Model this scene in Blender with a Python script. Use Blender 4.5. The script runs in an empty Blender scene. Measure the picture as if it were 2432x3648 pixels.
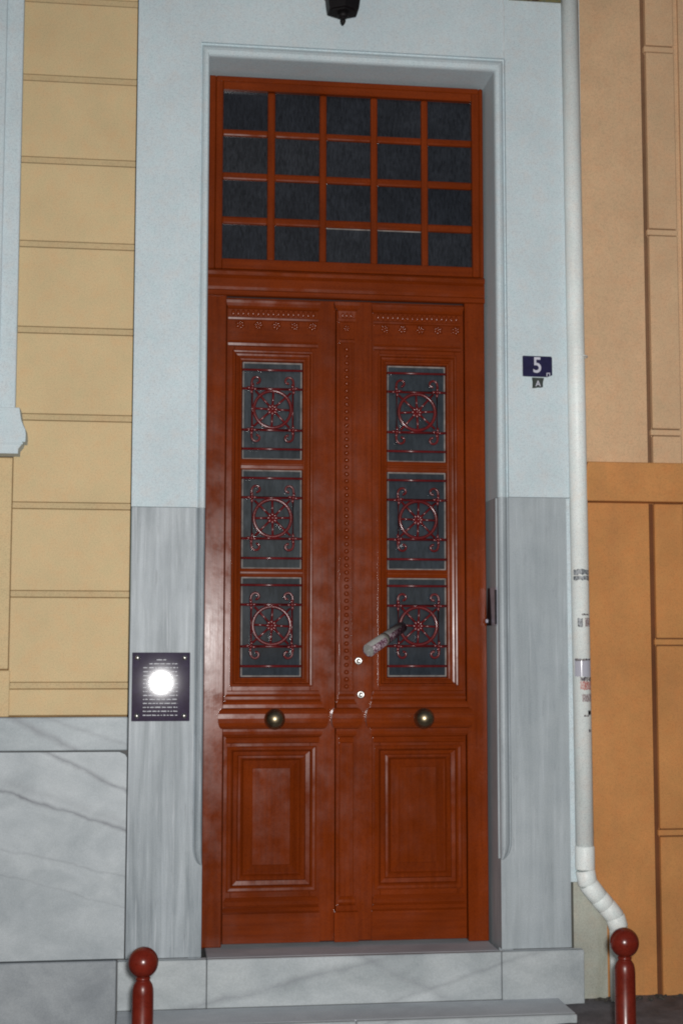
import bpy, bmesh, math, random
from mathutils import Matrix, Vector
random.seed(7)
S = bpy.context.scene
C = S.collection

# ------------------------------------------------------------------ camera, world, flash, exposure
CAM = Vector((0.0, -6.55, 1.5))
def cam_rot(a, b, c):
    Rr = Matrix(((math.cos(c), 0, math.sin(c)), (0, 1, 0), (-math.sin(c), 0, math.cos(c))))
    Rp = Matrix(((1, 0, 0), (0, math.cos(a), -math.sin(a)), (0, math.sin(a), math.cos(a))))
    Ry = Matrix(((math.cos(b), math.sin(b), 0), (-math.sin(b), math.cos(b), 0), (0, 0, 1)))
    return Ry @ Rp @ Rr
R = cam_rot(0.0932846, 0.1311273, -0.0013864)
right, fwd, up = R.col[0], R.col[1], R.col[2]
cd = bpy.data.cameras.new('camera')
cam = bpy.data.objects.new('camera', cd); C.objects.link(cam)
M = Matrix((right, up, -fwd)).transposed().to_4x4(); M.translation = CAM
cam.matrix_world = M
cd.sensor_fit = 'VERTICAL'; cd.sensor_height = 36; cd.lens = 36*5178.9/3648; cd.clip_end = 1000
S.camera = cam

w = bpy.data.worlds.new('World'); S.world = w; w.use_nodes = True
wn = w.node_tree.nodes; wl = w.node_tree.links
sky = wn.new('ShaderNodeTexSky'); sky.sky_type = 'NISHITA'; sky.sun_disc = False
sky.sun_elevation = math.radians(20); sky.sun_rotation = math.radians(200)
wl.new(sky.outputs[0], wn['Background'].inputs[0]); wn['Background'].inputs[1].default_value = 0.02

# the camera's flash: the one lamp of this night picture, seen mirrored in the plaque
fl = bpy.data.lights.new('camera_flash', 'SPOT'); fl.energy = 1480; fl.spot_size = math.radians(88); fl.spot_blend = 1.0; fl.shadow_soft_size = 0.045
fl.color = (1.0, 0.985, 0.97)
flo = bpy.data.objects.new('camera_flash', fl); C.objects.link(flo); flo.matrix_world = M; flo.location = (0.05, -6.62, 1.565)

S.view_settings.view_transform = 'Standard'; S.view_settings.look = 'None'
S.view_settings.exposure = 0; S.view_settings.gamma = 1
S.cycles.filter_width = 2.0
S.render.resolution_x = 682; S.render.resolution_y = 1024

# ------------------------------------------------------------------ materials
def nodes_of(name):
    m = bpy.data.materials.new(name); m.use_nodes = True
    nt = m.node_tree
    return m, nt, nt.nodes, nt.links, nt.nodes['Principled BSDF']
def coords(nt, scale=(1, 1, 1), rot=(0, 0, 0)):
    tc = nt.nodes.new('ShaderNodeTexCoord'); mp = nt.nodes.new('ShaderNodeMapping')
    mp.inputs['Scale'].default_value = scale; mp.inputs['Rotation'].default_value = rot
    nt.links.new(tc.outputs['Object'], mp.inputs[0])
    return mp.outputs[0]
def noise(nt, vec, scale, detail=4, rough=.55, dist=0):
    n = nt.nodes.new('ShaderNodeTexNoise'); n.inputs['Scale'].default_value = scale
    n.inputs['Detail'].default_value = detail; n.inputs['Roughness'].default_value = rough
    n.inputs['Distortion'].default_value = dist
    nt.links.new(vec, n.inputs['Vector'])
    return n.outputs['Fac']
def ramp(nt, fac, stops, interp='LINEAR'):
    r = nt.nodes.new('ShaderNodeValToRGB'); r.color_ramp.interpolation = interp
    e = r.color_ramp.elements
    while len(e) < len(stops): e.new(.5)
    for k, (p, c) in enumerate(stops):
        e[k].position = p; e[k].color = (*c, 1) if len(c) == 3 else c
    nt.links.new(fac, r.inputs[0])
    return r.outputs[0]
def mix(nt, a, b, fac, mode='MIX'):
    m = nt.nodes.new('ShaderNodeMix'); m.data_type = 'RGBA'; m.blend_type = mode
    for s, v in ((m.inputs[6], a), (m.inputs[7], b)):
        if isinstance(v, tuple): s.default_value = (*v, 1)
        else: nt.links.new(v, s)
    if isinstance(fac, (int, float)): m.inputs[0].default_value = fac
    else: nt.links.new(fac, m.inputs[0])
    return m.outputs[2]
def bump(nt, fac, bsdf, strength, dist=.002, normal=None):
    b = nt.nodes.new('ShaderNodeBump'); b.inputs['Strength'].default_value = strength
    b.inputs['Distance'].default_value = dist
    nt.links.new(fac, b.inputs['Height'])
    if normal is not None: nt.links.new(normal, b.inputs['Normal'])
    nt.links.new(b.outputs[0], bsdf.inputs['Normal'])
    return b.outputs[0]
def shade(c, f): return tuple(min(1, x*f) for x in c)

def plaster(name, base, rough=.85, vary=.09, grime=None, gamt=.0, bmp=.35):
    m, nt, N, L, b = nodes_of(name)
    v = coords(nt)
    c = ramp(nt, noise(nt, v, 3.2, 6, .6), [(.3, shade(base, 1-vary)), (.7, shade(base, 1+vary))])
    mo = coords(nt); mo.node.inputs['Location'].default_value = (3.1, 7.7, 1.9)
    c = mix(nt, c, ramp(nt, noise(nt, mo, 16, 4, .7), [(.3, (1.0, .93, .90)), (.5, (.97, .97, .97)), (.7, (.92, .97, .97))]), .9, 'MULTIPLY')
    fine = noise(nt, v, 190, 2, .8)
    c = mix(nt, c, ramp(nt, fine, [(.32, (.66, .66, .68)), (.5, (.93, .92, .92)), (.68, (1.0, 1.0, 1.0))]), .75, 'MULTIPLY')
    if grime:
        vs = coords(nt, (5, 5, .9))
        g = ramp(nt, noise(nt, vs, 2.2, 5, .6), [(.5, (0, 0, 0)), (.75, (gamt,)*3)])
        c = mix(nt, c, grime, g)
    L.new(c, b.inputs['Base Color'])
    b.inputs['Roughness'].default_value = rough; b.inputs['Specular IOR Level'].default_value = .25
    bump(nt, fine, b, bmp, .0012)
    return m
def marble(name, c_lo, c_hi, scale, rot=(0, 0, 0), veins=None, rough=.45, flecks=0, lo=.34, hi=.66, seed=0):
    m, nt, N, L, b = nodes_of(name)
    v = coords(nt, scale, rot)
    v.node.inputs['Location'].default_value = (seed, seed*.7, seed*1.3)
    c = ramp(nt, noise(nt, v, 1.6, 7, .62, .4), [(lo, c_lo), (hi, c_hi)])
    v2 = coords(nt, (3, 3, 3)); v2.node.inputs['Location'].default_value = (seed*2, seed, seed)
    c = mix(nt, c, ramp(nt, noise(nt, v2, 1.4, 6, .6), [(.32, (.80, .82, .84)), (.66, (1, 1, 1))]), .8, 'MULTIPLY')
    c = mix(nt, c, ramp(nt, noise(nt, coords(nt), 210, 2, .7), [(.3, (.70, .71, .72)), (.7, (1, 1, 1))]), .7, 'MULTIPLY')
    if flecks:
        fl_ = ramp(nt, noise(nt, coords(nt, (48, 48, 7)), 1, 3, .7), [(.60, (0, 0, 0)), (.72, (flecks,)*3)])
        c = mix(nt, c, (.15, .165, .18), fl_)
        lt = ramp(nt, noise(nt, coords(nt, (70, 70, 2.2)), 1, 3, .6), [(.58, (0, 0, 0)), (.70, (flecks*.7,)*3)])
        c = mix(nt, c, (.62, .66, .70), lt)
    def mth(op, a, b_=None):
        n = nt.nodes.new('ShaderNodeMath'); n.operation = op
        for k, v_ in enumerate((a, b_)):
            if v_ is None: continue
            if isinstance(v_, (int, float)): n.inputs[k].default_value = v_
            else: L.new(v_, n.inputs[k])
        return n.outputs[0]
    for slope, const, wdt, amt in (veins or ()):       # single thin veins crossing the slab
        sp = nt.nodes.new('ShaderNodeSeparateXYZ'); L.new(coords(nt), sp.inputs[0])
        d = mth('ADD', sp.outputs[2], mth('MULTIPLY', sp.outputs[0], slope))
        wob = mth('MULTIPLY', mth('SUBTRACT', noise(nt, coords(nt), 7+const, 5, .6), .5), .055)
        d = mth('ABSOLUTE', mth('SUBTRACT', mth('ADD', d, wob), const))
        f = mth('SUBTRACT', 1.0, mth('DIVIDE', d, wdt)); f = mth('MAXIMUM', f, 0.0)
        f = mth('MULTIPLY', mth('POWER', f, 1.4), mth('MULTIPLY', noise(nt, coords(nt, (1, 1, 1)), 5+3*const, 3, .6), amt*2))
        f = mth('MINIMUM', f, 1.0)
        c = mix(nt, c, (.14, .15, .17), f)
    L.new(c, b.inputs['Base Color'])
    b.inputs['Roughness'].default_value = rough; b.inputs['Specular IOR Level'].default_value = .35
    bump(nt, noise(nt, coords(nt), 60, 4, .6), b, .08, .002)
    return m
def paint(name, base, rough=.3, vary=.2, bmp=.12, stretch=(55, 55, 2.5), coat=0.0, spec=.5):
    m, nt, N, L, b = nodes_of(name)
    v = coords(nt, stretch)
    g = noise(nt, v, 1.0, 5, .6)
    big = noise(nt, coords(nt), 2.1, 5, .6)
    c = ramp(nt, big, [(.3, shade(base, 1-vary)), (.7, shade(base, 1+vary))])
    c = mix(nt, c, ramp(nt, g, [(.3, (.66, .62, .62)), (.62, (1, 1, 1))]), .7, 'MULTIPLY')
    c = mix(nt, c, ramp(nt, noise(nt, coords(nt, (1, 1, .6)), 230, 2, .8), [(.3, (.62, .55, .6)), (.52, (.95, .95, .9)), (.7, (1, 1, 1))]), .75, 'MULTIPLY')
    L.new(c, b.inputs['Base Color'])
    rr = ramp(nt, noise(nt, coords(nt), 9, 4, .6), [(.3, (rough*.7,)*3), (.7, (rough*1.6,)*3)])
    L.new(rr, b.inputs['Roughness'])
    b.inputs['Coat Weight'].default_value = coat; b.inputs['Coat Roughness'].default_value = .12
    b.inputs['Specular IOR Level'].default_value = spec
    mixh = mix(nt, g, noise(nt, coords(nt), 30, 3, .5), .5)
    bump(nt, mixh, b, bmp, .0025)
    return m
def simple(name, base, rough=.5, metal=0, spec=.5, nscale=40, vary=.15, bmp=0):
    m, nt, N, L, b = nodes_of(name)
    f = noise(nt, coords(nt), nscale, 4, .6)
    L.new(ramp(nt, f, [(.3, shade(base, 1-vary)), (.7, shade(base, 1+vary))]), b.inputs['Base Color'])
    b.inputs['Roughness'].default_value = rough; b.inputs['Metallic'].default_value = metal
    b.inputs['Specular IOR Level'].default_value = spec
    if bmp: bump(nt, f, b, bmp, .001)
    return m

YEL = (.640, .488, .276)
PEA = (.660, .440, .262)
ORA = (.555, .254, .086)
mt = {}
mt['white'] = plaster('white_plaster', (.595, .686, .722), vary=.05)
mt['yellow'] = plaster('yellow_plaster', YEL, vary=.06)
mt['yellow_joint'] = plaster('grimy_yellow_joint', (.22, .13, .05), vary=.25)
mt['yellow_strip'] = plaster('yellow_joint_strip', shade(YEL, .88), vary=.07)
mt['peach'] = plaster('peach_plaster', PEA, vary=.10)
mt['peach_joint'] = plaster('peach_joint_grime_and_shade', (.20, .11, .06), vary=.25)
mt['orange'] = plaster('orange_plaster', ORA, vary=.12, grime=(.22, .12, .07), gamt=.15)
mt['orange_joint'] = plaster('orange_joint_grime_and_shade', (.15, .055, .02), vary=.25)
mt['strip'] = plaster('stained_strip_plaster', (.42, .43, .37), vary=.15, grime=(.20, .20, .15), gamt=.7)
mt['marble_v'] = marble('streaked_jamb_marble', (.215, .250, .270), (.43, .475, .505), (13, 13, .75), flecks=.5)
mt['marble_v2'] = marble('streaked_jamb_marble_b', (.345, .385, .405), (.445, .490, .515), (13, 13, .75), seed=5.3, flecks=.28)
mt['marble_d'] = marble('veined_dado_marble', (.37, .41, .43), (.51, .55, .57), (2.6, 2.6, 3.4), (0, math.radians(-18), 0), [(.33, .672, .016, .8), (.5, .826, .020, .7), (.36, .70, .05, .22), (.25, .48, .010, .25), (.3, .34, .008, .2)])
mt['marble_b'] = marble('band_marble', (.31, .355, .375), (.45, .495, .515), (1.6, 5, 5), (0, math.radians(-20), 0), [(.5, .90, .03, .5), (.35, 1.04, .02, .3)], seed=2)
mt['marble_g'] = marble('grey_plinth_marble', (.27, .295, .315), (.42, .45, .47), (2.2, 3, 3), (0, math.radians(15), 0), seed=3)
mt['marble_s'] = marble('step_marble', (.36, .395, .405), (.53, .565, .575), (1.8, 3, 3.5), (0, math.radians(20), 0), [(-.22, -.10, .03, .35), (.5, .62, .04, .3), (-.3, -.38, .02, .3)], seed=9, lo=.3)
mt['marble_t'] = marble('worn_tread_marble', (.52, .55, .58), (.70, .73, .76), (1.5, 3, 3), (0, 0, 0), seed=12, lo=.3, rough=.55)
mt['joint'] = simple('grey_mortar', (.10, .10, .10), .9)
DOOR = (.180, .0285, .0036)
mt['door'] = paint('red_brown_door_enamel', DOOR, rough=.19, spec=.2)
mt['doorh'] = paint('red_brown_door_enamel_rails', DOOR, rough=.19, spec=.2, stretch=(2.5, 55, 55))
mt['carve'] = paint('glossy_carved_enamel', DOOR, rough=.16, spec=.5, stretch=(25, 25, 25))
mt['doordark'] = simple('dark_backing', (.03, .006, .003), .8)  # very dark brown, seen in the gap round the door frame
mt['grille'] = paint('oxblood_grille_enamel', (.135, .0105, .0120), rough=.2, bmp=.25, stretch=(20, 20, 20), spec=.5)
mt['bollard'] = paint('red_bollard_enamel', (.130, .0135, .0070), rough=.24, bmp=.14, stretch=(25, 25, 25), coat=0, spec=.32)
mt['putty'] = simple('pale_putty_and_highlight', (.22, .20, .19), .8, vary=.4, nscale=25)
def glass_mat(name, base, rough, scale, amt, vary=.5):
    m, nt, N, L, b = nodes_of(name)
    oi = N.new('ShaderNodeObjectInfo')
    v = coords(nt, (1, 1, .22))
    f = noise(nt, v, scale, 3, .75)
    c = ramp(nt, f, [(.35, shade(base, 1-vary)), (.7, shade(base, 1+vary))])
    dust = ramp(nt, noise(nt, coords(nt), 5, 4, .6), [(.35, (.75, .75, .75)), (.7, (1.15, 1.15, 1.15))])
    c = mix(nt, c, dust, 1.0, 'MULTIPLY')
    rnd = ramp(nt, oi.outputs['Random'], [(0, (.72, .74, .80)), (1, (1.2, 1.15, 1.1))])
    c = mix(nt, c, rnd, 1.0, 'MULTIPLY')
    L.new(c, b.inputs['Base Color'])
    b.inputs['Roughness'].default_value = rough; b.inputs['IOR'].default_value = 1.5
    b.inputs['Specular IOR Level'].default_value = .4
    bump(nt, f, b, amt, .0006)
    return m
mt['glass_t'] = glass_mat('ribbed_dark_glass', (.021, .024, .030), .16, 150, .12)
mt['glass_d'] = glass_mat('dusty_dark_glass', (.042, .052, .062), .07, 70, .015, .25)
mt['brass'] = simple('old_brass', (.36, .29, .18), .36, 1, vary=.4, nscale=18, bmp=.1)
mt['chrome'] = simple('satin_steel', (.72, .70, .66), .34, 1)
mt['black'] = simple('black_iron', (.007, .006, .007), .55, 0, .2)
mt['lampglass'] = simple('smoked_lantern_glass', (.03, .03, .03), .15)
mt['navy'] = simple('navy_enamel', (.014, .012, .050), .25, vary=.2)
mt['tag'] = simple('weathered_dark_tag', (.035, .045, .040), .4, vary=.4)
mt['signwhite'] = simple('white_enamel', (.52, .52, .60), .35, vary=.12)
mt['plaque'] = simple('polished_black_plaque', (.026, .020, .050), .026, 0, .4, vary=.2)
mt['engraved'] = simple('pale_engraving', (.62, .64, .68), .6, vary=.15)
mt['pvc'] = plaster('white_painted_pipe', (.86, .91, .89), rough=.42, vary=.05, grime=(.50, .52, .49), gamt=.4, bmp=.05)
mt['cable'] = simple('white_painted_cable', (.58, .63, .65), .6)
mt['steelbox'] = simple('lavender_grey_metal', (.26, .26, .32), .4, .3)
def smudge(name, ink, bg, sx, sz, lo=.46, hi=.54):
    m, nt, N, L, b = nodes_of(name)
    f = noise(nt, coords(nt, (sx, sx, sz)), 1, 3, .6)
    L.new(ramp(nt, f, [(lo, ink), (hi, bg)]), b.inputs['Base Color'])
    b.inputs['Roughness'].default_value = .55
    return m
PB = (.55, .58, .56)
mt['st_grey'] = smudge('torn_grey_sticker', (.10, .11, .12), (.34, .36, .38), 130, 60, .42, .6)
mt['st_dark'] = smudge('black_lettering_residue', (.05, .04, .05), (.40, .38, .37), 260, 50, .5, .56)
mt['st_red'] = smudge('red_sticker_residue', (.40, .13, .11), (.52, .40, .37), 150, 90, .44, .56)
mt['st_pink'] = smudge('faded_pink_sticker', (.22, .17, .17), (.46, .42, .42), 220, 120, .46, .56)
m, nt, N, L, b = nodes_of('clear_tape'); b.inputs['Base Color'].default_value = (.42, .42, .48, 1); b.inputs['Roughness'].default_value = .09
mt['tape'] = m
m, nt, N, L, b = nodes_of('printed_flyer_paper')
f = noise(nt, coords(nt, (105, 105, 80)), 1, 2, .5, .6)
cc = ramp(nt, f, [(.47, (.075, .018, .040)), (.515, (.14, .045, .08)), (.53, (.36, .27, .31)), (.7, (.40, .36, .37))])
L.new(cc, b.inputs['Base Color']); b.inputs['Roughness'].default_value = .55
mt['flyer'] = m
mt['paper'] = simple('blank_paper', (.27, .27, .255), .7, vary=.15)
mt['band'] = simple('grey_rubber_band', (.12, .11, .095), .7)
m, nt, N, L, b = nodes_of('mottled_brown_tile')
f = noise(nt, coords(nt), 26, 3, .6)
L.new(ramp(nt, f, [(.38, (.05, .02, .01)), (.48, (.20, .17, .06)), (.56, (.10, .12, .07)), (.66, (.38, .25, .2))]), b.inputs['Base Color'])
mt['tile'] = m
m, nt, N, L, b = nodes_of('dark_pavement')
f1 = noise(nt, coords(nt), 5, 7, .65); f2 = noise(nt, coords(nt), 90, 3, .7)
c = ramp(nt, f1, [(.32, (.075, .068, .072)), (.68, (.20, .185, .20))])
c = mix(nt, c, ramp(nt, f2, [(.3, (.6, .6, .6)), (.7, (1.0, 1.0, 1.0))]), .8, 'MULTIPLY')
L.new(c, b.inputs['Base Color']); b.inputs['Roughness'].default_value = .85
bump(nt, f2, b, .6, .004)
mt['pave'] = m
mt['asphalt'] = simple('asphalt', (.05, .05, .052), .9, vary=.3, nscale=120, bmp=.5)
mt['kerb'] = simple('kerb_stone', (.25, .25, .25), .8, nscale=30)

# ------------------------------------------------------------------ mesh helpers
ORIG = {}
def link(o, parent=None):
    C.objects.link(o)
    if parent is not None:
        o.parent = parent
        o.matrix_parent_inverse = Matrix.Translation(-ORIG.get(parent.name, Vector((0, 0, 0))))
    return o
def thing(name, label, cat, loc, group=None):
    o = bpy.data.objects.new(name, None); C.objects.link(o); o.location = loc; o.empty_display_size = .1
    o['label'] = label; o['category'] = cat
    if group: o['group'] = group
    ORIG[o.name] = Vector(loc)
    return o
def obj(name, verts, faces, mat, parent=None, smooth=False, recalc=True):
    me = bpy.data.meshes.new(name); me.from_pydata(verts, [], faces)
    if recalc:
        bm = bmesh.new(); bm.from_mesh(me); bmesh.ops.recalc_face_normals(bm, faces=bm.faces); bm.to_mesh(me); bm.free()
    me.materials.append(mt[mat])
    if smooth:
        for p in me.polygons: p.use_smooth = True
    return link(bpy.data.objects.new(name, me), parent)
def bmobj(name, bm, mat, parent=None, smooth=False):
    me = bpy.data.meshes.new(name); bm.to_mesh(me); bm.free(); me.materials.append(mt[mat])
    if smooth:
        for p in me.polygons: p.use_smooth = True
    return link(bpy.data.objects.new(name, me), parent)
def instance(name, me, loc, parent, rot=None, scale=None):
    o = bpy.data.objects.new(name, me); link(o, parent); o.location = loc
    if rot: o.rotation_euler = rot
    if scale: o.scale = scale
    return o
def box(name, x0, x1, y0, y1, z0, z1, mat, parent=None, bev=.002, seg=1):
    bm = bmesh.new()
    bmesh.ops.create_cube(bm, size=1)
    for v in bm.verts:
        v.co = ((x0+x1)/2+v.co.x*(x1-x0), (y0+y1)/2+v.co.y*(y1-y0), (z0+z1)/2+v.co.z*(z1-z0))
    if bev: bmesh.ops.bevel(bm, geom=bm.edges[:], offset=bev, segments=seg, affect='EDGES', profile=.5)
    bmesh.ops.recalc_face_normals(bm, faces=bm.faces)
    return bmobj(name, bm, mat, parent)
def prism(name, pts, y0, y1, mat, parent=None, bev=0):      # polygon in XZ, extruded in y
    bm = bmesh.new()
    vs = [bm.verts.new((x, y0, z)) for x, z in pts]
    f = bm.faces.new(vs)
    r = bmesh.ops.extrude_face_region(bm, geom=[f])
    for v in r['geom']:
        if isinstance(v, bmesh.types.BMVert): v.co.y = y1
    bmesh.ops.recalc_face_normals(bm, faces=bm.faces)
    if bev:
        ed = [e for e in bm.edges if all(abs(v.co.y-y0) < 1e-6 for v in e.verts)]
        bmesh.ops.bevel(bm, geom=ed, offset=bev, segments=2, affect='EDGES', profile=.5)
    return bmobj(name, bm, mat, parent)
def rings(name, outer, inner, prof, mat, parent=None, fill=True):   # rect frame; prof = (t, y)
    V = []; F = []
    for t, y in prof:
        x0 = outer[0]+(inner[0]-outer[0])*t; x1 = outer[1]+(inner[1]-outer[1])*t
        z0 = outer[2]+(inner[2]-outer[2])*t; z1 = outer[3]+(inner[3]-outer[3])*t
        V += [(x0, y, z0), (x1, y, z0), (x1, y, z1), (x0, y, z1)]
    for k in range(len(prof)-1):
        a = 4*k; b2 = a+4
        for q in range(4):
            F.append((a+q, a+(q+1) % 4, b2+(q+1) % 4, b2+q))
    if fill: F.append(tuple(range(len(V)-4, len(V))))
    return obj(name, V, F, mat, parent)
def tier(name, x0, x1, prof, yb, mat, parent=None, k=1.0):          # stacked moulding with returned ends; prof = (z, projection)
    V = []; F = []
    for z, p in prof:
        V += [(x0-p*k, yb+.012, z), (x0-p*k, yb-p, z), (x1+p*k, yb-p, z), (x1+p*k, yb+.012, z)]
    n = len(prof)
    for i in range(n-1):
        a = 4*i; b2 = a+4
        for q in range(3): F.append((a+q, a+q+1, b2+q+1, b2+q))
    F.append((0, 1, 2, 3)); F.append((4*n-4, 4*n-3, 4*n-2, 4*n-1))
    return obj(name, V, F, mat, parent)
def lathe_mesh(name, prof, axis, mat, segs=28, smooth=True):       # prof = (r, h)
    V = []; F = []
    for r, h in prof:
        for k in range(segs):
            a = 2*math.pi*k/segs; c, s = r*math.cos(a), r*math.sin(a)
            V.append((c, s, h) if axis == 'z' else (c, h, s))
    n = len(prof)
    for i in range(n-1):
        for k in range(segs):
            F.append((i*segs+k, i*segs+(k+1) % segs, (i+1)*segs+(k+1) % segs, (i+1)*segs+k))
    F.append(tuple(range(segs))); F.append(tuple(range((n-1)*segs, n*segs)))
    me = bpy.data.meshes.new(name); me.from_pydata(V, [], F)
    bm = bmesh.new(); bm.from_mesh(me); bmesh.ops.recalc_face_normals(bm, faces=bm.faces); bm.to_mesh(me); bm.free()
    me.materials.append(mt[mat])
    if smooth:
        for p in me.polygons: p.use_smooth = len(p.vertices) == 4
    return me
def tube(name, pts, r, mat, parent=None, segs=8, closed=False, radii=None, smooth=True, caps=True):
    P = [Vector(p) for p in pts]; n = len(P); V = []; F = []
    prev = None
    for i, p in enumerate(P):
        if closed: t = P[(i+1) % n]-P[i-1]
        else: t = P[min(i+1, n-1)]-P[max(i-1, 0)]
        t.normalize()
        ref = Vector((0, 1, 0)) if abs(t.y) < .9 else Vector((1, 0, 0))
        if prev is None: u = t.cross(ref).normalized()
        else: u = (prev-t*prev.dot(t)).normalized()
        prev = u
        vv = t.cross(u)
        rr = radii[i] if radii else r
        for k in range(segs):
            a = 2*math.pi*k/segs
            V.append(tuple(p+(u*math.cos(a)+vv*math.sin(a))*rr))
    m_ = n if closed else n-1
    for i in range(m_):
        j = (i+1) % n
        for k in range(segs): F.append((i*segs+k, i*segs+(k+1) % segs, j*segs+(k+1) % segs, j*segs+k))
    if not closed and caps: F.append(tuple(range(segs))); F.append(tuple(range((n-1)*segs, n*segs)))
    o = obj(name, V, F, mat, parent)
    if smooth:
        for p in o.data.polygons: p.use_smooth = len(p.vertices) == 4
    return o
def text_obj(name, body, size, loc, mat, parent, depth=.0015, sx=1.0, bold=0):
    cu = bpy.data.curves.new(name, 'FONT'); cu.body = body; cu.size = size; cu.align_x = 'CENTER'; cu.align_y = 'CENTER'
    cu.extrude = depth; cu.offset = bold
    tmp = bpy.data.objects.new(name+'_tmp', cu); C.objects.link(tmp)
    dg = bpy.context.evaluated_depsgraph_get()
    me = bpy.data.meshes.new_from_object(tmp.evaluated_get(dg)); me.name = name
    bpy.data.objects.remove(tmp)
    me.transform(Matrix.Translation(loc) @ Matrix.Rotation(math.pi/2, 4, 'X') @ Matrix.Diagonal((sx, 1, 1, 1)))
    me.materials.clear(); me.materials.append(mt[mat])
    return link(bpy.data.objects.new(name, me), parent)

# ------------------------------------------------------------------ ground
def gz(x, y):
    x = max(-6, min(8, x)); y = max(-12, min(1, y))
    return -.082+.017*(x-2.2)+.018*y
def sheet(name, xs, ys, dz, mat, jit=0):
    V = [(x, y, gz(x, y)+dz+random.uniform(-jit, jit)) for y in ys for x in xs]; n = len(xs); F = []
    for j in range(len(ys)-1):
        for i in range(n-1): F.append((j*n+i, j*n+i+1, (j+1)*n+i+1, (j+1)*n+i))
    o = obj(name, V, F, mat, None); o['kind'] = 'structure'
    return o
xs = [-300, -60, -6]+[-5+.5*i for i in range(26)]+[8, 60, 300]
sheet('road', xs, [-300, -60, -12, -9, -6, -3, -1.7, 1, 40], -.11, 'asphalt')
sheet('pavement', [-60, -6]+[-1.5+.09*i for i in range(56)]+[8, 60], [-1.7, -1.2, -.9]+[-.8+.08*i for i in range(15)], 0, 'pave', .0035)
V = []; F = []
kx = [-60, -6, 8, 60]
for x in kx:
    z = gz(x, -1.7)+.006
    V += [(x, -1.7, z-.2), (x, -1.84, z-.2), (x, -1.84, z-.01), (x, -1.83, z), (x, -1.7, z)]
for i in range(3):
    for q in range(5): F.append((i*5+q, i*5+(q+1) % 5, i*5+5+(q+1) % 5, i*5+5+q))
k_ = obj('kerb', V, F, 'kerb'); k_['kind'] = 'structure'

# ------------------------------------------------------------------ town house (yellow rustication, marble, white surround)
OX0, OX1, OZ = .247, 1.594, 4.240          # door opening
house = thing('town_house', 'pale yellow town house wall with white plaster and grey marble door surround', 'house', (0, 0, -.12))
MZL, MZR = 2.129, 2.198
# yellow wall core and blocks
box('wall', -3.6, -.09, .014, .36, 1.19, 5.2, 'yellow_joint', house, 0)
jz = [4.8555, 4.465, 4.092, 3.706, 3.316, 2.922, 2.526, 2.129, 1.736, 1.333, 1.198]
for i in range(len(jz)-1):
    hi = jz[i]-.016; lo = jz[i+1]+.016 if i < len(jz)-2 else jz[i+1]+.006
    box('plaster_block', -.606, -.0885, .0, .02, lo, hi, 'yellow', house, .0025)
    if i < len(jz)-2:
        box('joint_strip', -.606, -.0885, .0035, .02, jz[i+1]-.0125, jz[i+1]+.0135, 'yellow_strip', house, .001)
# window surround, moulded sill bracket and yellow apron below
box('window_surround', -.95, -.600, -.035, .02, 2.55, 5.2, 'white', house, .004)
box('surround_fillet', -.95, -.672, -.055, -.034, 2.55, 5.2, 'white', house, .004)
pts = [(-1.4, 2.549), (-.575, 2.549), (-.571, 2.525), (-.566, 2.495), (-.556, 2.470), (-.5475, 2.452), (-.5445, 2.43), (-.5455, 2.402), (-.5475, 2.397),
       (-.560, 2.397), (-.560, 2.390), (-.563, 2.384), (-.570, 2.374), (-.576, 2.366), (-.5765, 2.345), (-1.4, 2.345)]
sb = prism('sill_bracket', pts, -.11, .02, 'white', house, .003)
box('sill_fillet', -1.4, -.556, -.116, -.111, 2.386, 2.394, 'white', house, .001)
box('apron_panel', -1.6, -.609, -.004, .02, 1.406, 2.340, 'yellow', house, .003)
box('apron_base', -1.6, -.600, -.014, .02, 1.199, 1.400, 'yellow', house, .003)
# marble dado
box('wall', -3.6, -.085, .03, .36, -.3, 1.19, 'joint', house, 0)
box('marble_band', -1.7, -.0865, -.012, .04, 1.050, 1.196, 'marble_b', house, .004)
prism('marble_slab', [(-1.7, .153), (-.087, .153), (-.0865, 1.018), (-.094, 1.032), (-.12, 1.044), (-1.7, 1.046)], -.004, .04, 'marble_d', house, .002)
box('plinth_block', -1.7, -.119, -.022, .04, -.3, .148, 'marble_g', house, .004)
# white plaster
box('wall', -.084, .2050, -.004, .36, MZL+.001, 5.2, 'white', house, 0)
box('wall', 1.6455, 1.958, -.004, .36, MZR+.001, 5.2, 'white', house, 0)
box('wall', .2050, 1.6455, -.004, .36, 4.302, 5.2, 'white', house, 0)
def stop(xo, xi, z0, z1, n=7):          # lamb's tongue stop of the moulding
    return [(xi+(xo-xi)*math.sin(math.pi/2*k/n)**1.0, z0+(z1-z0)*(1-math.cos(math.pi/2*k/n))) for k in range(n+1)]
lst = stop(.2055, OX0, .545, .63)
prism('marble_slab', [(-.082, .150), (OX0, .150), (OX0, .54)]+lst+[(.2055, MZL), (-.082, MZL)], 0, .05, 'marble_v', house, .0015)
rst = stop(1.6445, OX1, .545, .63)
prism('marble_slab', [(1.918, .150), (1.918, MZR), (1.6445, MZR)]+rst[::-1]+[(OX1, .54), (OX1, .150)], 0, .05, 'marble_v2', house, .0015)
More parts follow.
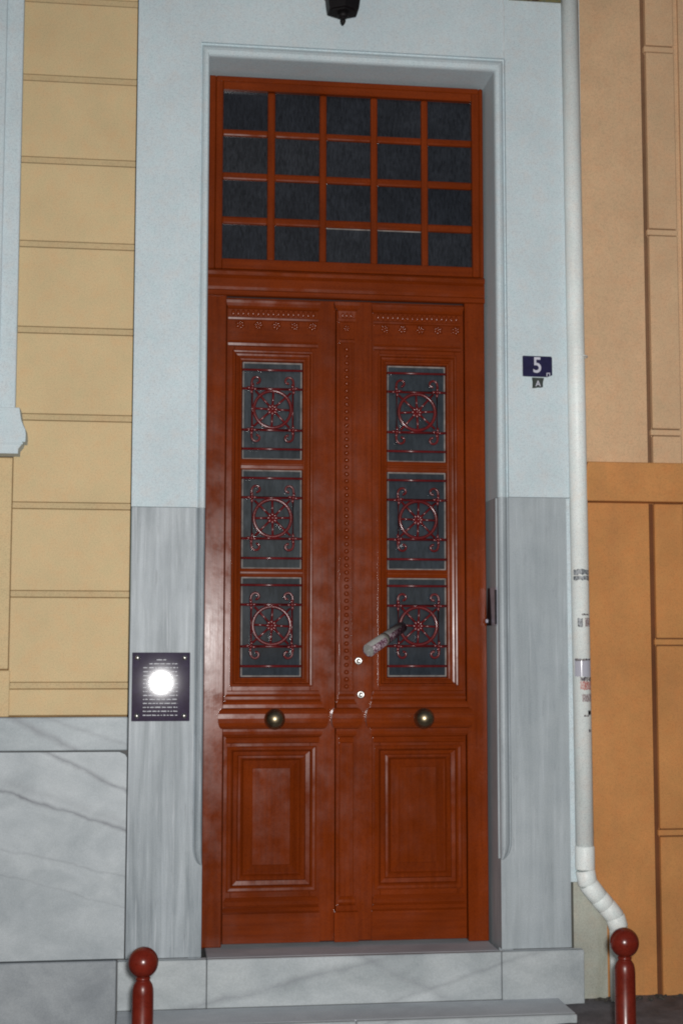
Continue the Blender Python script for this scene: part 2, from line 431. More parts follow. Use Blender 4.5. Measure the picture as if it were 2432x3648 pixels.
# reveal linings
box('wall', -.08, .19, .051, .36, -.2, MZL, 'joint', house, 0)
box('wall', 1.66, 1.915, .051, .36, -.2, MZR, 'joint', house, 0)
box('reveal', .1905, OX0-.0003, .0515, .36, .13, MZL, 'marble_v', house, .001)
box('reveal', OX1+.0003, 1.6595, .0515, .36, .13, MZR, 'marble_v2', house, .001)
box('reveal', .2048, OX0-.0003, .014, .36, MZL+.001, OZ, 'white', house, .001)
box('reveal', OX1+.0003, 1.645, .014, .36, MZR+.001, OZ, 'white', house, .001)
box('reveal', .2048, 1.645, .014, .36, OZ+.0003, 4.3018, 'white', house, .001)
# swept door moulding
PR = [(0, .012), (.05, .014), (.12, .013), (.2, .006), (.38, -.003), (.6, -.0085), (.78, -.0075), (.9, -.002), (.97, .006), (1, .016)]
def sweep(name, st, mat):
    V = []; F = []; n = len(PR)
    for (ox, oz), (ix, iz) in st:
        wd = math.hypot(ox-ix, oz-iz); f = min(1, wd/.04)
        for t, y in PR: V.append((ox+(ix-ox)*t, y*f, oz+(iz-oz)*t))
    for i in range(len(st)-1):
        for k in range(n-1): F.append((i*n+k, i*n+k+1, (i+1)*n+k+1, (i+1)*n+k))
    o = obj(name, V, F, mat, house)
    return o
sl = [((x, z), (OX0, z)) for x, z in lst]; sr = [((x, z), (OX1, z)) for x, z in rst]
sweep('door_moulding', sl+[((.2055, MZL), (OX0, MZL))], 'marble_v')
sweep('door_moulding', sr+[((1.6445, MZR), (OX1, MZR))], 'marble_v2')
sweep('door_moulding', [((.2055, MZL+.0015), (OX0, MZL+.0015)), ((.2055, 4.302), (OX0, OZ)), ((1.6445, 4.302), (OX1, OZ)), ((1.6445, MZR+.0015), (OX1, MZR+.0015))], 'white')
# stained strip in the corner behind the pipe
prism('corner_strip', [(1.9375, -.3), (2.094, -.3), (2.094, .285), (2.058, .345), (2.012, .40), (2.012, .45), (1.9375, .45)], .03, .36, 'strip', house)
box('corner_strip', 1.9585, 2.012, .03, .36, .4505, 2.30, 'strip', house, 0)
box('corner_strip', 1.9585, 2.024, .03, .36, 2.3005, 5.2, 'white', house, 0)
box('corner_fillet', 1.9185, 1.958, .002, .03, 0.44, 2.197, 'white', house, .002)
# interior so that nothing shines through
box('hall_backing', .1, 1.75, .37, .39, -.2, 4.6, 'doordark', house, 0)

# ------------------------------------------------------------------ neighbour house
nb = thing('neighbour_house', 'peach and orange plastered neighbouring house wall right of the downpipe', 'house', (2.6, 0, -.1))
NY = .05
box('wall', 2.025, 6.0, NY, .4, 2.30, 5.3, 'peach', nb, .004)
prism('wall', [(2.0945, -.3), (6, -.3), (6, 2.299), (2.0125, 2.299), (2.0125, .40), (2.0585, .345), (2.0945, .285)], NY-.004, .4, 'orange', nb)
prism('string_course', [(2.005, 2.182), (6, 2.182), (6, 2.366), (2.014, 2.366), (2.008, 2.35), (2.002, 2.30), (2.002, 2.20)], -.05, NY+.02, 'orange', nb, .006)
PX0, PX1 = 2.352, 2.492
def pilaster(z0, z1, joints, mat, jm):
    js = [z1]+joints+[z0]
    box('pilaster_core', PX0+.006, PX1-.006, NY-.016, NY+.02, z0, z1, jm, nb, 0)
    for i in range(len(js)-1):
        hi = js[i]-(.018 if i > 0 else .003); lo = js[i+1]+(.018 if i < len(js)-2 else .003)
        box('pilaster_block', PX0, PX1, NY-.033, NY+.02, lo, hi, mat, nb, .004)
        if i < len(js)-2:
            box('joint_strip', PX0-.008, PX1+.002, NY-.0285, NY+.02, js[i+1]-.0135, js[i+1]+.0135, mat, nb, .003)
pilaster(2.366, 5.3, [4.83, 4.402, 3.491, 2.52][1:], 'peach', 'peach_joint')
pilaster(-.2, 2.182, [1.53, .652], 'orange', 'orange_joint')
box('corner_pier', PX1+.03, 6.0, NY-.02, NY+.02, 2.366, 5.3, 'peach', nb, .004)
box('corner_pier', PX1+.03, 6.0, NY-.022, NY+.02, -.2, 2.182, 'orange', nb, .004)
prism('side_shade_fillet', [(PX0-.019, -.2), (PX0-.0005, -.2), (PX0-.0005, 2.18), (PX0-.019, 2.18)], NY-.0085, NY, 'orange_joint', nb)  # shade of the pilaster's left side, painted as a dark strip
prism('side_shade_fillet', [(PX0-.017, 2.37), (PX0-.0005, 2.37), (PX0-.0005, 5.3), (PX0-.017, 5.3)], NY-.0045, NY+.001, 'peach_joint', nb)

# ------------------------------------------------------------------ entrance steps
st = thing('entrance_steps', 'two grey marble steps below the red brown double door', 'steps', (.9, -.1, -.15))
box('step_core', -.10, 1.95, .0, .36, -.3, .11, 'joint', st, 0)
for x0, x1 in ((-.114, .2685), (.2715, 1.5815), (1.5845, 1.962)):
    b0 = -.060 if x0 < 1.5 else -.25
    box('riser_slab', x0, x1, -.045, -.010, b0, .1475, 'marble_s', st, .003)
box('tread_slab', -.114, .268, -.0095, -.0005, .1195, .1475, 'marble_t', st, .001)
box('tread_slab', .2715, 1.5815, -.0095, .355, .1195, .1475, 'marble_t', st, .004)
box('tread_slab', 1.5845, 1.962, -.0095, -.0005, .1195, .1475, 'marble_t', st, .001)
box('tread_slab', -.112, 1.838, -.3095, -.0455, -.0900, -.0605, 'marble_t', st, .001)
box('return_slab', 1.806, 1.838, -.3095, -.0455, -.32, -.0905, 'marble_s', st, .001)
box('riser_slab', -.112, .884, -.345, -.310, -.32, -.0605, 'marble_s', st, .004)
box('riser_slab', .8865, 1.838, -.345, -.310, -.32, -.0605, 'marble_s', st, .004)
box('step_core', -.10, 1.805, -.3090, -.036, -.32, -.091, 'joint', st, 0)

# ------------------------------------------------------------------ door frame with transom light
fr = thing('door_frame', 'red brown door frame with twenty pane transom window of dark glass', 'door frame', (.92, .25, .15))
FY = .190; FX0, FX1, FZ = .252, 1.581, 4.224
box('rebate', OX0, OX1, .262, .36, .150, OZ, 'doordark', fr, 0)
box('jamb', FX0, .3435, FY, .24, .150, 3.282, 'door', fr, .004)
box('jamb', 1.4835, FX1, FY, .24, .150, 3.282, 'door', fr, .004)
box('jamb', FX0, .285, FY, .24, 3.2825, FZ, 'door', fr, .004)
box('jamb', 1.5605, FX1, FY, .24, 3.2825, FZ, 'door', fr, .004)
box('head', .2855, 1.560, FY, .24, 4.1965, FZ, 'doorh', fr, .004)
tier('transom_bar', .252, 1.581, [(3.152, 0), (3.156, .010), (3.176, .010), (3.182, .004), (3.196, .006), (3.236, .006), (3.244, .002), (3.252, .012), (3.268, .014), (3.277, .006), (3.281, 0)], FY-.002, 'doorh', fr, 0)
pc = [(.318, .533), (.568, .783), (.8155, 1.0305), (1.063, 1.278), (1.3105, 1.5255)]
pr = [(3.967, 4.158), (3.756, 3.935), (3.541, 3.721), (3.331, 3.505)]
box('sash_stile', .2855, .3185, FY-.004, .228, 3.283, 4.196, 'door', fr, .003)
box('sash_stile', 1.525, 1.560, FY-.004, .228, 3.283, 4.196, 'door', fr, .003)
box('sash_rail', .3190, 1.5245, FY-.004, .228, 4.157, 4.196, 'doorh', fr, .003)
box('sash_rail', .3190, 1.5245, FY-.004, .228, 3.283, 3.332, 'doorh', fr, .003)
for a, b2 in zip(pc[:-1], pc[1:]):
    box('muntin', a[1]-.001, b2[0]+.001, FY+.010, .226, 3.3325, 4.1565, 'door', fr, .009, 2)
for r in range(3):
    for c_ in pc:
        box('muntin', c_[0]-.003, c_[1]+.003, FY+.012, .226, pr[r+1][1]-.001, pr[r][0]+.001, 'doorh', fr, .009, 2)
for r, (z0, z1) in enumerate(pr):
    for q, (x0, x1) in enumerate(pc):
        pn = box('pane', x0-.004, x1+.004, .2165, .2225, z0-.004, z1+.004, 'glass_t', fr, 0)
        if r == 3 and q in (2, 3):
            box('edge_highlight', x0+.002, x1-.002, .2105, .2163, z1-.006, z1-.001, 'putty', pn, .001)  # highlight along the pane's top edge, painted as a pale strip

# ------------------------------------------------------------------ shared small meshes
bead_me = lathe_mesh('bead', [(.0005, -.0115), (.006, -.0105), (.0105, -.006), (.0120, 0), (.0105, .004), (.0105, .008)], 'y', 'carve', 12)
bm = bmesh.new()
for k in range(6):
    a = k*math.pi/3
    r_ = bmesh.ops.create_icosphere(bm, subdivisions=2, radius=.0075, matrix=Matrix.Translation((math.cos(a)*.0095, 0, math.sin(a)*.0095)) @ Matrix.Rotation(-a, 4, 'Y') @ Matrix.Diagonal((1.15, .8, .75, 1)))
bmesh.ops.create_icosphere(bm, subdivisions=2, radius=.0065, matrix=Matrix.Translation((0, -.004, 0)))
rosette_me = bpy.data.meshes.new('rosette'); bm.to_mesh(rosette_me); bm.free(); rosette_me.materials.append(mt['carve'])
for p in rosette_me.polygons: p.use_smooth = True
bm = bmesh.new()
bmesh.ops.create_icosphere(bm, subdivisions=2, radius=.010, matrix=Matrix.Diagonal((.85, .75, 1.6, 1)))
egg_me = bpy.data.meshes.new('egg'); bm.to_mesh(egg_me); bm.free(); egg_me.materials.append(mt['carve'])
for p in egg_me.polygons: p.use_smooth = True
def flower(name, r, petals, mat):
    bm = bmesh.new()
    for k in range(petals):
        a = 2*math.pi*k/petals
        bmesh.ops.create_icosphere(bm, subdivisions=2, radius=r*.42, matrix=Matrix.Translation((math.cos(a)*r*.58, 0, math.sin(a)*r*.58)) @ Matrix.Rotation(-a, 4, 'Y') @ Matrix.Diagonal((1.1, .45, .62, 1)))
    bmesh.ops.create_icosphere(bm, subdivisions=2, radius=r*.33, matrix=Matrix.Translation((0, -r*.15, 0)))
    me = bpy.data.meshes.new(name); bm.to_mesh(me); bm.free(); me.materials.append(mt[mat])
    for p in me.polygons: p.use_smooth = True
    return me
gr_flower = flower('flower', .030, 8, 'grille'); gr_ros = flower('corner_rosette', .025, 4, 'grille')
knob_me = lathe_mesh('door_knob', [(.0005, -.112), (.010, -.111), (.020, -.1075), (.030, -.101), (.039, -.091), (.0455, -.078), (.048, -.064), (.046, -.050), (.039, -.037), (.028, -.029), (.018, -.024), (.0165, -.012), (.024, -.008), (.030, -.004), (.030, .0)], 'y', 'brass', 40)
cyl_me = lathe_mesh('lock_cylinder', [(.0005, -.006), (.0085, -.006), (.0095, -.009), (.0165, -.008), (.0185, -.004), (.0185, .004)], 'y', 'chrome', 24)

# ------------------------------------------------------------------ grilles
GY = .212
def tb(name, pts, r, parent, closed=False, segs=7, radii=None):
    return tube(name, pts, r*1.5, 'grille', parent, segs, closed, radii)
def grille(leaf, cx, cz, x0, x1):
    h, v = .0965+random.uniform(-.0015, .0015), .0960+random.uniform(-.002, .002)
    cx += random.uniform(-.002, .002); cz += random.uniform(-.003, .003); tw = random.uniform(-.06, .06)
    # bars: two long crossbars and the square's sides joined as the frame
    bm_pts = []
    g = tb('grille', [(cx-h, GY, cz-v), (cx+h, GY, cz-v), (cx+h, GY, cz+v), (cx-h, GY, cz+v)], .0042, leaf, True)
    for z in (cz-v, cz+v):
        tb('crossbar', [(x0, GY+.004, z), (x1, GY+.004, z)], .0042, g)
    for z in (cz-.188, cz+.188):
        tb('crossbar', [(x0, GY+.004, z), (x1, GY+.004, z)], .0040, g)
    tb('ring', [(cx+.0875*math.cos(2*math.pi*k/36), GY-.003, cz+.0875*math.sin(2*math.pi*k/36)) for k in range(36)], .0052, g, True)
    for k in range(8):
        a = math.pi/4*k+tw; c, s = math.cos(a), math.sin(a)
        L_ = .0875 if k % 2 == 0 else .118
        tb('spoke', [(cx+.016*c, GY, cz+.016*s), (cx+.05*c, GY-.003, cz+.05*s), (cx+L_*c, GY, cz+L_*s)], .0036, g)
    instance('flower', gr_flower, (cx, GY-.006, cz), g)
    for sx in (-1, 1):
        for sz in (-1, 1):
            instance('corner_rosette', gr_ros, (cx+sx*h, GY-.006, cz+sz*v), g, (0, random.uniform(-.2, .2), 0))
            # C scroll beyond the corner, curling inwards
            pts = []
            for k in range(17):
                t = k/16
                a = math.pi*(1.0-1.55*t); rr = .023*(1-.60*t)
                pts.append((cx+sx*(h-.022-rr*math.cos(a)), GY-.003, cz+sz*(v+.036+rr*math.sin(a))))
            pts = [(cx+sx*h, GY, cz+sz*v), (cx+sx*(h+.003), GY-.002, cz+sz*(v+.018))]+pts
            tb('scroll', pts, .0045, g, False, 7, [.0056]*(len(pts)-3)+[.006, .007, .0078])
    return g

# ------------------------------------------------------------------ door leaves
LY = .205
RING = [(0, LY+.004), (0, .194), (.10, .1905), (.22, .1915), (.30, .197), (.34, .203), (.50, .205), (.56, .209), (.66, .211), (.72, .217), (.86, .219), (.92, .226), (1, .240)]
PAN = [(0, LY+.004), (0, .195), (.06, .1915), (.15, .1925), (.21, .199), (.25, .2085), (.40, .2105), (.44, .204), (.52, .2025), (.58, .207), (.64, .216), (.68, .218), (.97, .2060), (1, .2035)]
MID = [(1.062, 0), (1.066, .005), (1.080, .007), (1.088, .004), (1.094, .012), (1.104, .018), (1.118, .019), (1.128, .019), (1.132, .031), (1.141, .0375), (1.158, .042), (1.178, .0435), (1.198, .042), (1.213, .0375), (1.221, .031), (1.225, .020), (1.240, .019), (1.252, .015), (1.258, .009), (1.264, .013), (1.276, .012), (1.288, .005), (1.300, .004), (1.304, 0)]
def leaf(label, x0, x1, dx, dl, extra):
    lf = thing('door_leaf', label, 'door', ((x0+x1)/2, .25, .165), 'leaves of the double door')
    gx0, gx1 = .425+dx, .704+dx
    zt, zb = 3.146, .166
    m0, m1 = .373+dx, .755+dx                        # glazed moulding outer
    box('stile', x0, m0+.01, LY, .245, zb, zt, 'door', lf, .002)
    box('stile', m1-.01, x1, LY, .245, zb, zt, 'door', lf, .002)
    box('top_rail', m0+.0105, m1-.0105, LY, .245, 2.88, zt, 'doorh', lf, .001)
    box('middle_rail', m0+.0105, m1-.0105, LY, .245, 1.030, 1.335, 'doorh', lf, .001)
    box('bottom_rail', m0+.0105, m1-.0105, LY, .245, zb, .415, 'doorh', lf, .001)
    rings('glass_moulding', (m0, m1, 1.322, 2.898), (gx0, gx1, 1.367, 2.846), RING, 'door', lf, False)
    panes = [(2.384, 2.846), (1.869, 2.333), (1.367, 1.829)]
    for a, b2 in ((2.333, 2.384), (1.829, 1.869)):
        tier('glazing_bar', gx0-.006, gx1+.006, [(a, 0), (a+.006, .004), ((a+b2)/2-.006, .006), ((a+b2)/2-.004, .010), ((a+b2)/2+.004, .010), ((a+b2)/2+.006, .006), (b2-.006, .004), (b2, 0)], .222, 'doorh', lf, 0)
    for a, b2 in panes:
        pn = box('pane', gx0-.01, gx1+.01, .236, .242, a-.008, b2+.008, 'glass_d', lf, 0)
        rings('putty', (gx0, gx1, a, b2), (gx0+.006, gx1-.006, a+.006, b2-.006), [(0, .2355), (0, .2310), (.6, .2318), (1, .2355)], 'putty', pn, False)
        grille(lf, (gx0+gx1)/2+.001, (a+b2)/2+.004, gx0-.004, gx1+.004)
    # carved frieze
    f0, f1 = .357+dx, .772+dx
    tier('frieze', f0, f1, [(2.915, 0), (2.919, .007), (2.930, .009), (2.937, .004), (2.944, .002), (3.040, .002), (3.044, .008), (3.052, .010), (3.056, .004), (3.092, .006), (3.096, .013), (3.106, .019), (3.120, .024), (3.132, .026), (3.136, .020), (3.138, 0)], LY-.001, 'doorh', lf, .6)
    n = 17
    for k in range(n):
        instance('carved_egg', egg_me, (f0+.018+(f1-f0-.036)*k/(n-1), LY-.008, 3.0745), lf, (random.uniform(-.12, .12), 0, random.uniform(-.2, .2)))
    for k in range(5):
        instance('carved_rosette', rosette_me, (.408+dx+.0858*k, LY-.007, 3.019), lf, (random.uniform(-.15, .15), random.uniform(0, 1), random.uniform(-.15, .15)), (1.35, 1.35, 1.35))
    # middle rail cushion, lower panel, base
    tier('rail_cushion', .362+dl, .783+dl, MID, LY-.0005, 'doorh', lf)
    rings('lower_panel', (.363+dl, .775+dl, .392, 1.050), (.482+dl, .653+dl, .514, .948), PAN, 'door', lf, True)
    tier('base_moulding', .362+dl, .778+dl, [(.166, .017), (.296, .017), (.300, .011), (.306, .015), (.314, .017), (.322, .012), (.326, .006), (.334, .011), (.350, .012), (.360, .006), (.366, .002), (.368, 0)], LY-.0005, 'doorh', lf, .8)
    instance('door_knob', knob_me, ((.573 if not extra else 1.262), LY-.040, 1.178), lf)
    if extra:
        # meeting post with beaded astragal, capital, block and base
        box('meeting_post', .864, 1.036, .197, .21, zb, zt, 'door', lf, .003)
        p = box('astragal', .8795, .9455, .188, .1975, 1.30, 2.945, 'door', lf, .0015)
        box('fillet', .8795, .8885, .1805, .1885, 1.30, 2.945, 'door', p, .003, 2)
        box('fillet', .9365, .9455, .1805, .1885, 1.30, 2.945, 'door', p, .003, 2)
        z = 1.322
        while z < 2.935:
            instance('bead', bead_me, (.9125, .1885, z), p, None, (1, 1, .92+random.uniform(-.06, .06))); z += .0331
        tier('capital', .884, .941, [(2.940, 0), (2.944, .008), (2.956, .010), (2.962, .003), (3.040, .005), (3.046, .012), (3.058, .014), (3.062, .008), (3.094, .014), (3.104, .024), (3.118, .031), (3.134, .033), (3.138, .026), (3.140, 0)], .193, 'door', lf)
        instance('carved_rosette', rosette_me, (.9125, .187, 3.012), lf)
        for k in range(3): instance('carved_egg', egg_me, (.893+.0195*k, .186, 3.077), lf)
        tier('post_cushion', .884, .941, MID, .1965, 'doorh', lf)
        box('shaft', .8795, .9455, .182, .1975, .366, 1.066, 'door', lf, .004, 2)
        tier('post_base', .883, .942, [(.166, .026), (.298, .026), (.302, .018), (.310, .020), (.326, .014), (.330, .006), (.340, .012), (.352, .011), (.362, .004), (.370, 0)], .1965, 'door', lf)
        for x, z in ((.9705, 1.440), (.981, 1.284)):
            c = instance('lock_cylinder', cyl_me, (x, .197, z), lf)
            box('keyhole', x-.0012, x+.0012, .1878, .1906, z-.008, z+.003, 'black', c, 0)
            lathe = lathe_mesh('plug', [(.0005, -.0085), (.005, -.0085), (.006, -.005)], 'y', 'brass', 16)
            instance('plug', lathe, (x, .197, z+.0035), c)
    return lf
leaf('left red brown door leaf with three grilled panes, brass knob and no lock cylinders', .3465, .8615, 0, 0, False)
leaf('right red brown door leaf with beaded meeting post, lock cylinders and brass knob', .8640, 1.4805, .690, .683, True)

# ------------------------------------------------------------------ rolled flyer stuck in the grille
A = Vector((.991, .020, 1.489)); B = Vector((1.180, .212, 1.600))
rf = thing('rolled_flyer', 'rolled printed flyer stuck through the right door leaf grille', 'flyer', tuple(A))
ax = (B-A).normalized(); uu = ax.cross(Vector((0, 0, 1))).normalized(); vv = uu.cross(ax).normalized(); Ln = (B-A).length
def rollmesh(name, r0, r1, turns, mat, parent, a0=0, l0=0, l1=1, thick=.0006, n=72, taper=.86):
    V = []; F = []
    for k in range(n+1):
        t = k/n; a = a0+2*math.pi*turns*t; r = r0+(r1-r0)*t
        for l in (l0, l1):
            q = A+ax*Ln*l; rr = r*(1+(taper-1)*l)
            d = uu*math.cos(a)+vv*math.sin(a)
            V += [tuple(q+d*rr), tuple(q+d*(rr+thick))]
    for k in range(n):
        i = 4*k; j = i+4
        F += [(i+1, i+3, j+3, j+1), (i, j, j+2, i+2), (i, i+1, j+1, j), (i+2, j+2, j+3, i+3)]
    F += [(0, 2, 3, 1), (4*n, 4*n+1, 4*n+3, 4*n+2)]
    o = obj(name, V, F, mat, parent)
    for p in o.data.polygons: p.use_smooth = True
    return o
rollmesh('printed_sheet', .0280, .0300, 1.28, 'flyer', rf, a0=-1.1)
rollmesh('inner_sheet', .0012, .0275, 6.5, 'paper', rf, a0=.5, l0=.012, l1=.97, n=200, thick=.0044)
rollmesh('rubber_band', .0306, .0306, 1.0, 'band', rf, l0=.40, l1=.49, thick=.0008)

# ------------------------------------------------------------------ brass plaque
pq = bpy.data.objects.new('wall_plaque', None); C.objects.link(pq)
pq.location = (.057, -.0155, 1.328); pq.rotation_euler = (-.0282, 0, -.005)
pq['label'] = 'polished dark plaque with engraved lines and four bolts on left marble jamb'; pq['category'] = 'plaque'
box('plate', -.1275, .1275, -.004, .0, -.151, .151, 'plaque', pq, .0022, 2)
bolt_me = lathe_mesh('bolt', [(.0005, -.0115), (.004, -.011), (.0075, -.009), (.0085, -.006), (.0115, -.0055), (.012, -.0045), (.012, -.003), (.004, -.003), (.004, .010)], 'y', 'chrome', 20)
for sx in (-1, 1):
    for sz in (-1, 1):
        instance('bolt', bolt_me, (sx*.1035, 0, sz*.1275), pq)
for r in range(15):
    z = .118-.0174*r
    V = []; F = []
    x = -.0775 if r else -.02; xe = .0735 if r else .022
    if r == 1: x = -.052
    while x < xe:
        wl_ = min(random.uniform(.006, .026), xe-x)
        e = x+wl_
        while x < e:
            g = random.uniform(.0030, .0060); hgt = random.choice((.0030, .0030, .0038))
            i = len(V)
            V += [(x, -.0048, z-.0011), (min(x+g, e), -.0048, z-.0011), (min(x+g, e), -.0048, z-.0011+hgt), (x, -.0048, z-.0011+hgt)]
            V += [(a, -.0038, c) for a, _, c in V[i:i+4]]
            F += [(i, i+1, i+2, i+3), (i, i+4, i+5, i+1), (i+1, i+5, i+6, i+2), (i+2, i+6, i+7, i+3), (i+3, i+7, i+4, i)]
            x += g+.0003
        x = e+random.uniform(.0035, .007)
    obj('engraved_line', V, F, 'engraved', pq)

# ------------------------------------------------------------------ house number sign and letter tag
hn = thing('house_number_sign', 'navy enamel house number sign reading 5 on white plaster', 'sign', (1.786, -.005, 2.765))
sg = prism('plate', [(1.7155, 2.770), (1.719, 2.7665), (1.834, 2.7655), (1.838, 2.7675), (1.8565, 2.7745), (1.8575, 2.780), (1.857, 2.858), (1.852, 2.8635), (1.719, 2.8645), (1.7155, 2.861)], -.010, -.0042, 'navy', hn, .0015)
text_obj('digit_five', '5', .104, (1.785, -.0106, 2.8175), 'signwhite', hn, .0006, .88, .0012)
obj('chipped_corner', [(1.829, -.0106, 2.768), (1.833, -.0106, 2.768), (1.833, -.0106, 2.782), (1.829, -.0106, 2.785), (1.842, -.0106, 2.782), (1.846, -.0106, 2.786), (1.846, -.0106, 2.773), (1.842, -.0106, 2.772)], [(0, 1, 2, 3), (3, 2, 4, 5), (5, 4, 7, 6)], 'signwhite', hn)
tg = thing('letter_tag', 'small dark tag with letter A under the house number', 'sign', (1.787, -.005, 2.712))
prism('plate', [(1.7615, 2.7115), (1.774, 2.7125), (1.79, 2.7155), (1.800, 2.7145), (1.812, 2.7175), (1.8125, 2.740), (1.815, 2.7495), (1.818, 2.7615), (1.760, 2.7625), (1.7605, 2.752), (1.7625, 2.742)], -.008, -.0042, 'tag', tg, .001)
text_obj('letter_a', 'A', .039, (1.7885, -.0086, 2.7325), 'signwhite', tg, .0006, .95, .0004)

# ------------------------------------------------------------------ downpipe with sticker scraps
dp = thing('downpipe', 'white painted rain downpipe with torn sticker scraps and a bent foot', 'downpipe', (2.135, -.02, -.1))
PXc, PYc, PRr = 1.977, -.026, .0415
def ring_pts(p0, p1): return [p0, p1]
tube('pipe_section', [(PXc, PYc, .600), (PXc-.020, PYc, 5.2)], PRr, 'pvc', dp, 36)
tube('socket', [(PXc, PYc, .500), (PXc, PYc, .506), (PXc, PYc, .600), (PXc, PYc, .606)], .048, 'pvc', dp, 36, radii=[.0430, .0450, .0450, .0425])
def seg(a, b2, r, mat='pvc', name='elbow_segment', e=.003):
    a = Vector(a); b2 = Vector(b2); d = (b2-a).normalized()
    return tube(name, [a, a+d*e, b2-d*e, b2], r, mat, dp, 36, radii=[r-.003, r, r, r-.003])
seg((PXc, PYc, .498), (PXc+.012, PYc, .432), .0445)
seg((PXc+.010, PYc, .440), (PXc+.064, PYc, .372), .0440)
seg((PXc+.062, PYc, .374), (PXc+.098, PYc, .334), .0440)
seg((PXc+.096, PYc, .336), (PXc+.140, PYc, .284), .0440)
seg((PXc+.136, PYc, .290), (PXc+.153, PYc, .238), .0445)
tube('pipe_section', [(PXc+.153, PYc, -.16), (PXc+.153, PYc, .242)], PRr, 'pvc', dp, 36)
bracket = tube('pipe_clip', [(PXc+.0440*math.cos(2*math.pi*k/36), PYc+.0440*math.sin(2*math.pi*k/36), 2.862) for k in range(36)], .003, 'pvc', dp, 6, True)
def patch(name, a0, a1, z0, z1, mat, label, lift=.0008, ragged=.003):
    n = 12; m_ = 5; V = []; F = []
    for j in range(m_+1):
        for k in range(n+1):
            a = math.radians(a0-18+(a1-a0)*k/n); zz = z0+(z1-z0)*j/m_
            if j in (0, m_): zz += random.uniform(-ragged, ragged)
            r = PRr+lift
            V.append((PXc-.020*(zz-.6)/4.6+r*math.sin(a), PYc-r*math.cos(a), zz))
    for j in range(m_):
        for k in range(n): F.append((j*(n+1)+k, j*(n+1)+k+1, (j+1)*(n+1)+k+1, (j+1)*(n+1)+k))
    o = obj(name, V, F, mat, dp, True); o['label'] = label
    return o
patch('sticker_scrap', -42, 78, 1.838, 1.862, 'st_grey', 'grey torn sticker scrap, upper strip')
patch('sticker_scrap', -42, 78, 1.812, 1.832, 'st_grey', 'grey torn sticker scrap, lower strip')
patch('sticker_scrap', 6, 60, 1.652, 1.658, 'st_dark', 'thin dark line of sticker residue')
patch('sticker_scrap', -18, 14, 1.598, 1.636, 'st_grey', 'small grey scrap of sticker')
patch('sticker_scrap', 30, 74, 1.600, 1.640, 'st_pink', 'faded scrap of sticker')
patch('clear_tape', -44, 76, 1.372, 1.452, 'tape', 'glossy clear tape scrap', .0012)
patch('sticker_scrap', -40, 70, 1.444, 1.452, 'st_dark', 'dark residue line over tape', .0016)
patch('sticker_scrap', -8, 80, 1.352, 1.370, 'st_dark', 'line of black lettering residue')
patch('sticker_scrap', -8, 80, 1.312, 1.350, 'st_red', 'reddish sticker scrap')
patch('sticker_scrap', 2, 80, 1.258, 1.292, 'st_pink', 'faded pinkish sticker scrap')
patch('sticker_scrap', 40, 66, 1.196, 1.218, 'black', 'black blob of residue', .001, .006)
patch('sticker_scrap', 12, 44, 1.190, 1.197, 'st_dark', 'thin smear of dark residue', .001, .002)
patch('sticker_scrap', 42, 62, 1.120, 1.132, 'st_dark', 'tiny dark speck of residue', .001, .003)

# ------------------------------------------------------------------ small wall box on the right reveal
wb = thing('wall_box', 'small metal box with black flap on the right door reveal', 'box', (OX1, .11, 1.605))
box('back_plate', OX1-.006, OX1, .030, .150, 1.606, 1.782, 'steelbox', wb, .001)
obj('flap', [(OX1-.007, .150, 1.782), (OX1-.011, .175, 1.782), (OX1-.008, .120, 1.606), (OX1-.020, .165, 1.606), (OX1-.007, .152, 1.606), (OX1-.006, .187, 1.700)], [(0, 2, 3, 1), (1, 3, 5), (0, 4, 2), (2, 4, 3)], 'black', wb)
box('catch', OX1-.026, OX1-.012, .152, .168, 1.618, 1.636, 'steelbox', wb, .002)
box('edge_strip', OX1-.012, OX1-.002, .030, .034, 1.610, 1.770, 'black', wb, .001)

# ------------------------------------------------------------------ lantern, cable, tile over the door
ln = thing('wall_lantern', 'black iron hanging lantern above the door', 'lantern', (.830, -.32, 4.29))
LX, LYY = .8285, -.30
def hexa(name, prof, mat, parent, n=6, rot=math.pi/6):
    V = []; F = []
    for r, z in prof:
        for k in range(n):
            a = rot+2*math.pi*k/n; V.append((LX+1.15*r*math.cos(a), LYY+1.15*r*math.sin(a), z))
    for i in range(len(prof)-1):
        for k in range(n): F.append((i*n+k, i*n+(k+1) % n, (i+1)*n+(k+1) % n, (i+1)*n+k))
    F.append(tuple(range(n))); F.append(tuple(range((len(prof)-1)*n, len(prof)*n)))
    return obj(name, V, F, mat, parent)
hexa('base', [(.020, 4.3420), (.048, 4.3425), (.0500, 4.3480), (.0640, 4.3485), (.0665, 4.352), (.0700, 4.375), (.0745, 4.420), (.082, 4.430)], 'black', ln)
instance('finial', lathe_mesh('finial', [(.0005, 4.2880), (.005, 4.2915), (.0095, 4.299), (.0120, 4.307), (.0115, 4.313), (.008, 4.316), (.0085, 4.319), (.017, 4.322), (.0235, 4.328), (.0255, 4.334), (.0235, 4.340), (.0235, 4.346)], 'z', 'black', 20), (LX, LYY, 0), ln)
hexa('lamp_glass', [(.070, 4.432), (.098, 4.66)], 'lampglass', ln)
for k in range(6):
    a = math.pi/6+k*math.pi/3
    tube('glazing_rib', [(LX+.072*math.cos(a), LYY+.072*math.sin(a), 4.43), (LX+.1*math.cos(a), LYY+.1*math.sin(a), 4.66)], .006, 'black', ln, 6)
hexa('roof', [(.118, 4.66), (.118, 4.672), (.075, 4.72), (.03, 4.755), (.02, 4.79)], 'black', ln)
tube('bracket_arm', [(LX, LYY, 4.785), (LX, LYY, 4.86), (LX, LYY+.06, 4.90), (LX, -.15, 4.90), (LX, -.004, 4.86)], .009, 'black', ln, 8)
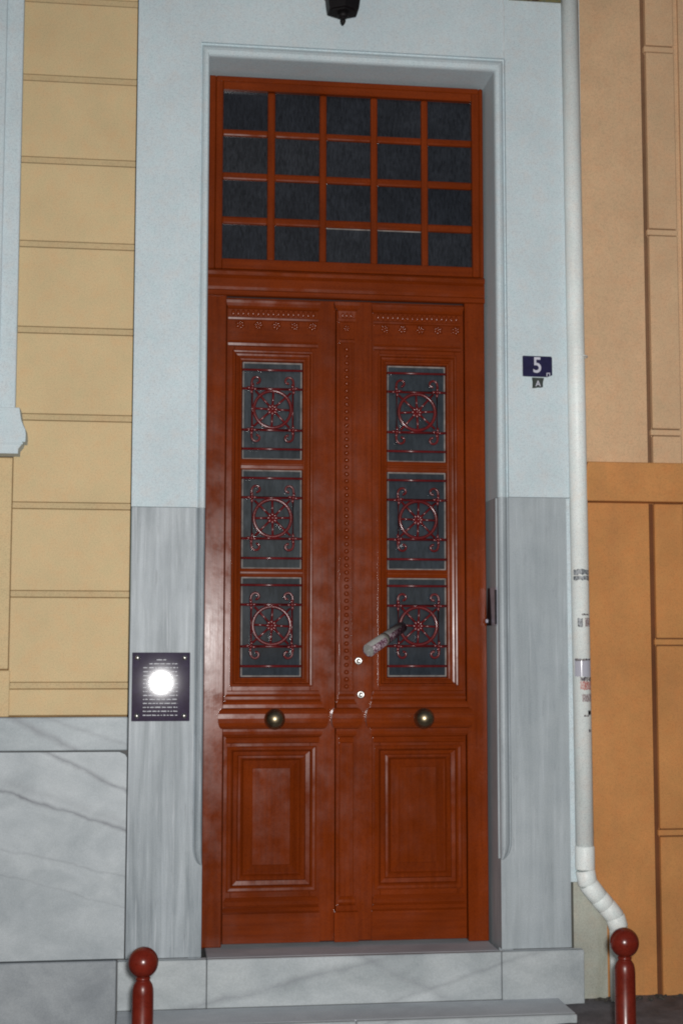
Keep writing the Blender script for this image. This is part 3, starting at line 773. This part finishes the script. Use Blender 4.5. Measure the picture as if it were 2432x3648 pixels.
box('wall_mount', LX-.035, LX+.035, -.015, -.0036, 4.79, 4.95, 'black', ln, .003)
cb = tube('wall_cable', [(1.640, -.0055, 4.306), (1.6405, -.0055, 4.42), (1.642, -.0055, 4.53), (1.640, -.0055, 4.566), (1.632, -.0055, 4.60), (1.630, -.0055, 5.1)], .0035, 'cable', None, 8)
cb['label'] = 'thin white painted cable rising above the right corner of the door surround'; cb['category'] = 'cable'
tl = box('wall_panel', 1.664, 1.930, -.020, -.0042, 4.5915, 4.86, 'tile', None, .002)
tl['label'] = 'mottled brown green panel on the white wall at the top right'; tl['category'] = 'panel'

# ------------------------------------------------------------------ bollards
def bollard(x, zc, label):
    y = -1.45; g = gz(x, y)
    t = thing('bollard', label, 'bollard', (x, y, g), 'red bollards at the pavement edge')
    instance('post', lathe_mesh('post', [(.055, g-.01), (.055, g+.012), (.037, g+.02), (.0365, zc-.105), (.0355, zc-.088), (.032, zc-.074), (.026, zc-.064), (.0215, zc-.058), (.0215, zc-.04)], 'z', 'bollard', 32), (x, y, 0), t)
    prof = [(.0515*math.sin(math.pi*(k+.02)/16.04), zc-.0515*math.cos(math.pi*(k+.02)/16.04)) for k in range(17)]
    instance('ball', lathe_mesh('ball', prof, 'z', 'bollard', 36), (x, y, 0), t)
    instance('collar', lathe_mesh('collar', [(.0215, zc-.060), (.0245, zc-.056), (.0250, zc-.052), (.0225, zc-.048)], 'z', 'bollard', 28), (x, y, 0), t)
bollard(-.003, .437, 'red ball topped bollard in front of the left marble jamb')
bollard(1.6855, .4615, 'red ball topped bollard in front of the downpipe foot')

# ------------------------------------------------------------------ dirt gathered along the foot of the right wall
bm = bmesh.new()
mt['dirt'] = simple('dark_soil', (.06, .054, .045), .95, vary=.5, nscale=60)
for k in range(45):
    x = random.uniform(1.98, 2.75); y = NY-.03-abs(random.gauss(0, .035)); rr = random.uniform(.004, .014)
    if 2.09 < x < 2.18 and y > -.07: continue
    ret = bmesh.ops.create_icosphere(bm, subdivisions=1, radius=rr, matrix=Matrix.Translation((x, y, gz(x, y)+rr*.2)) @ Matrix.Rotation(random.uniform(0, 3), 4, 'Z') @ Matrix.Diagonal((1.5, 1, .55, 1)))
    for v in ret['verts']: v.co += Vector([random.uniform(-.25, .25)*rr for _ in range(3)])
d_ = bmobj('soil_crumbs', bm, 'dirt'); d_['kind'] = 'stuff'
d_['label'] = 'dark soil crumbs along the foot of the orange wall'; d_['category'] = 'dirt'
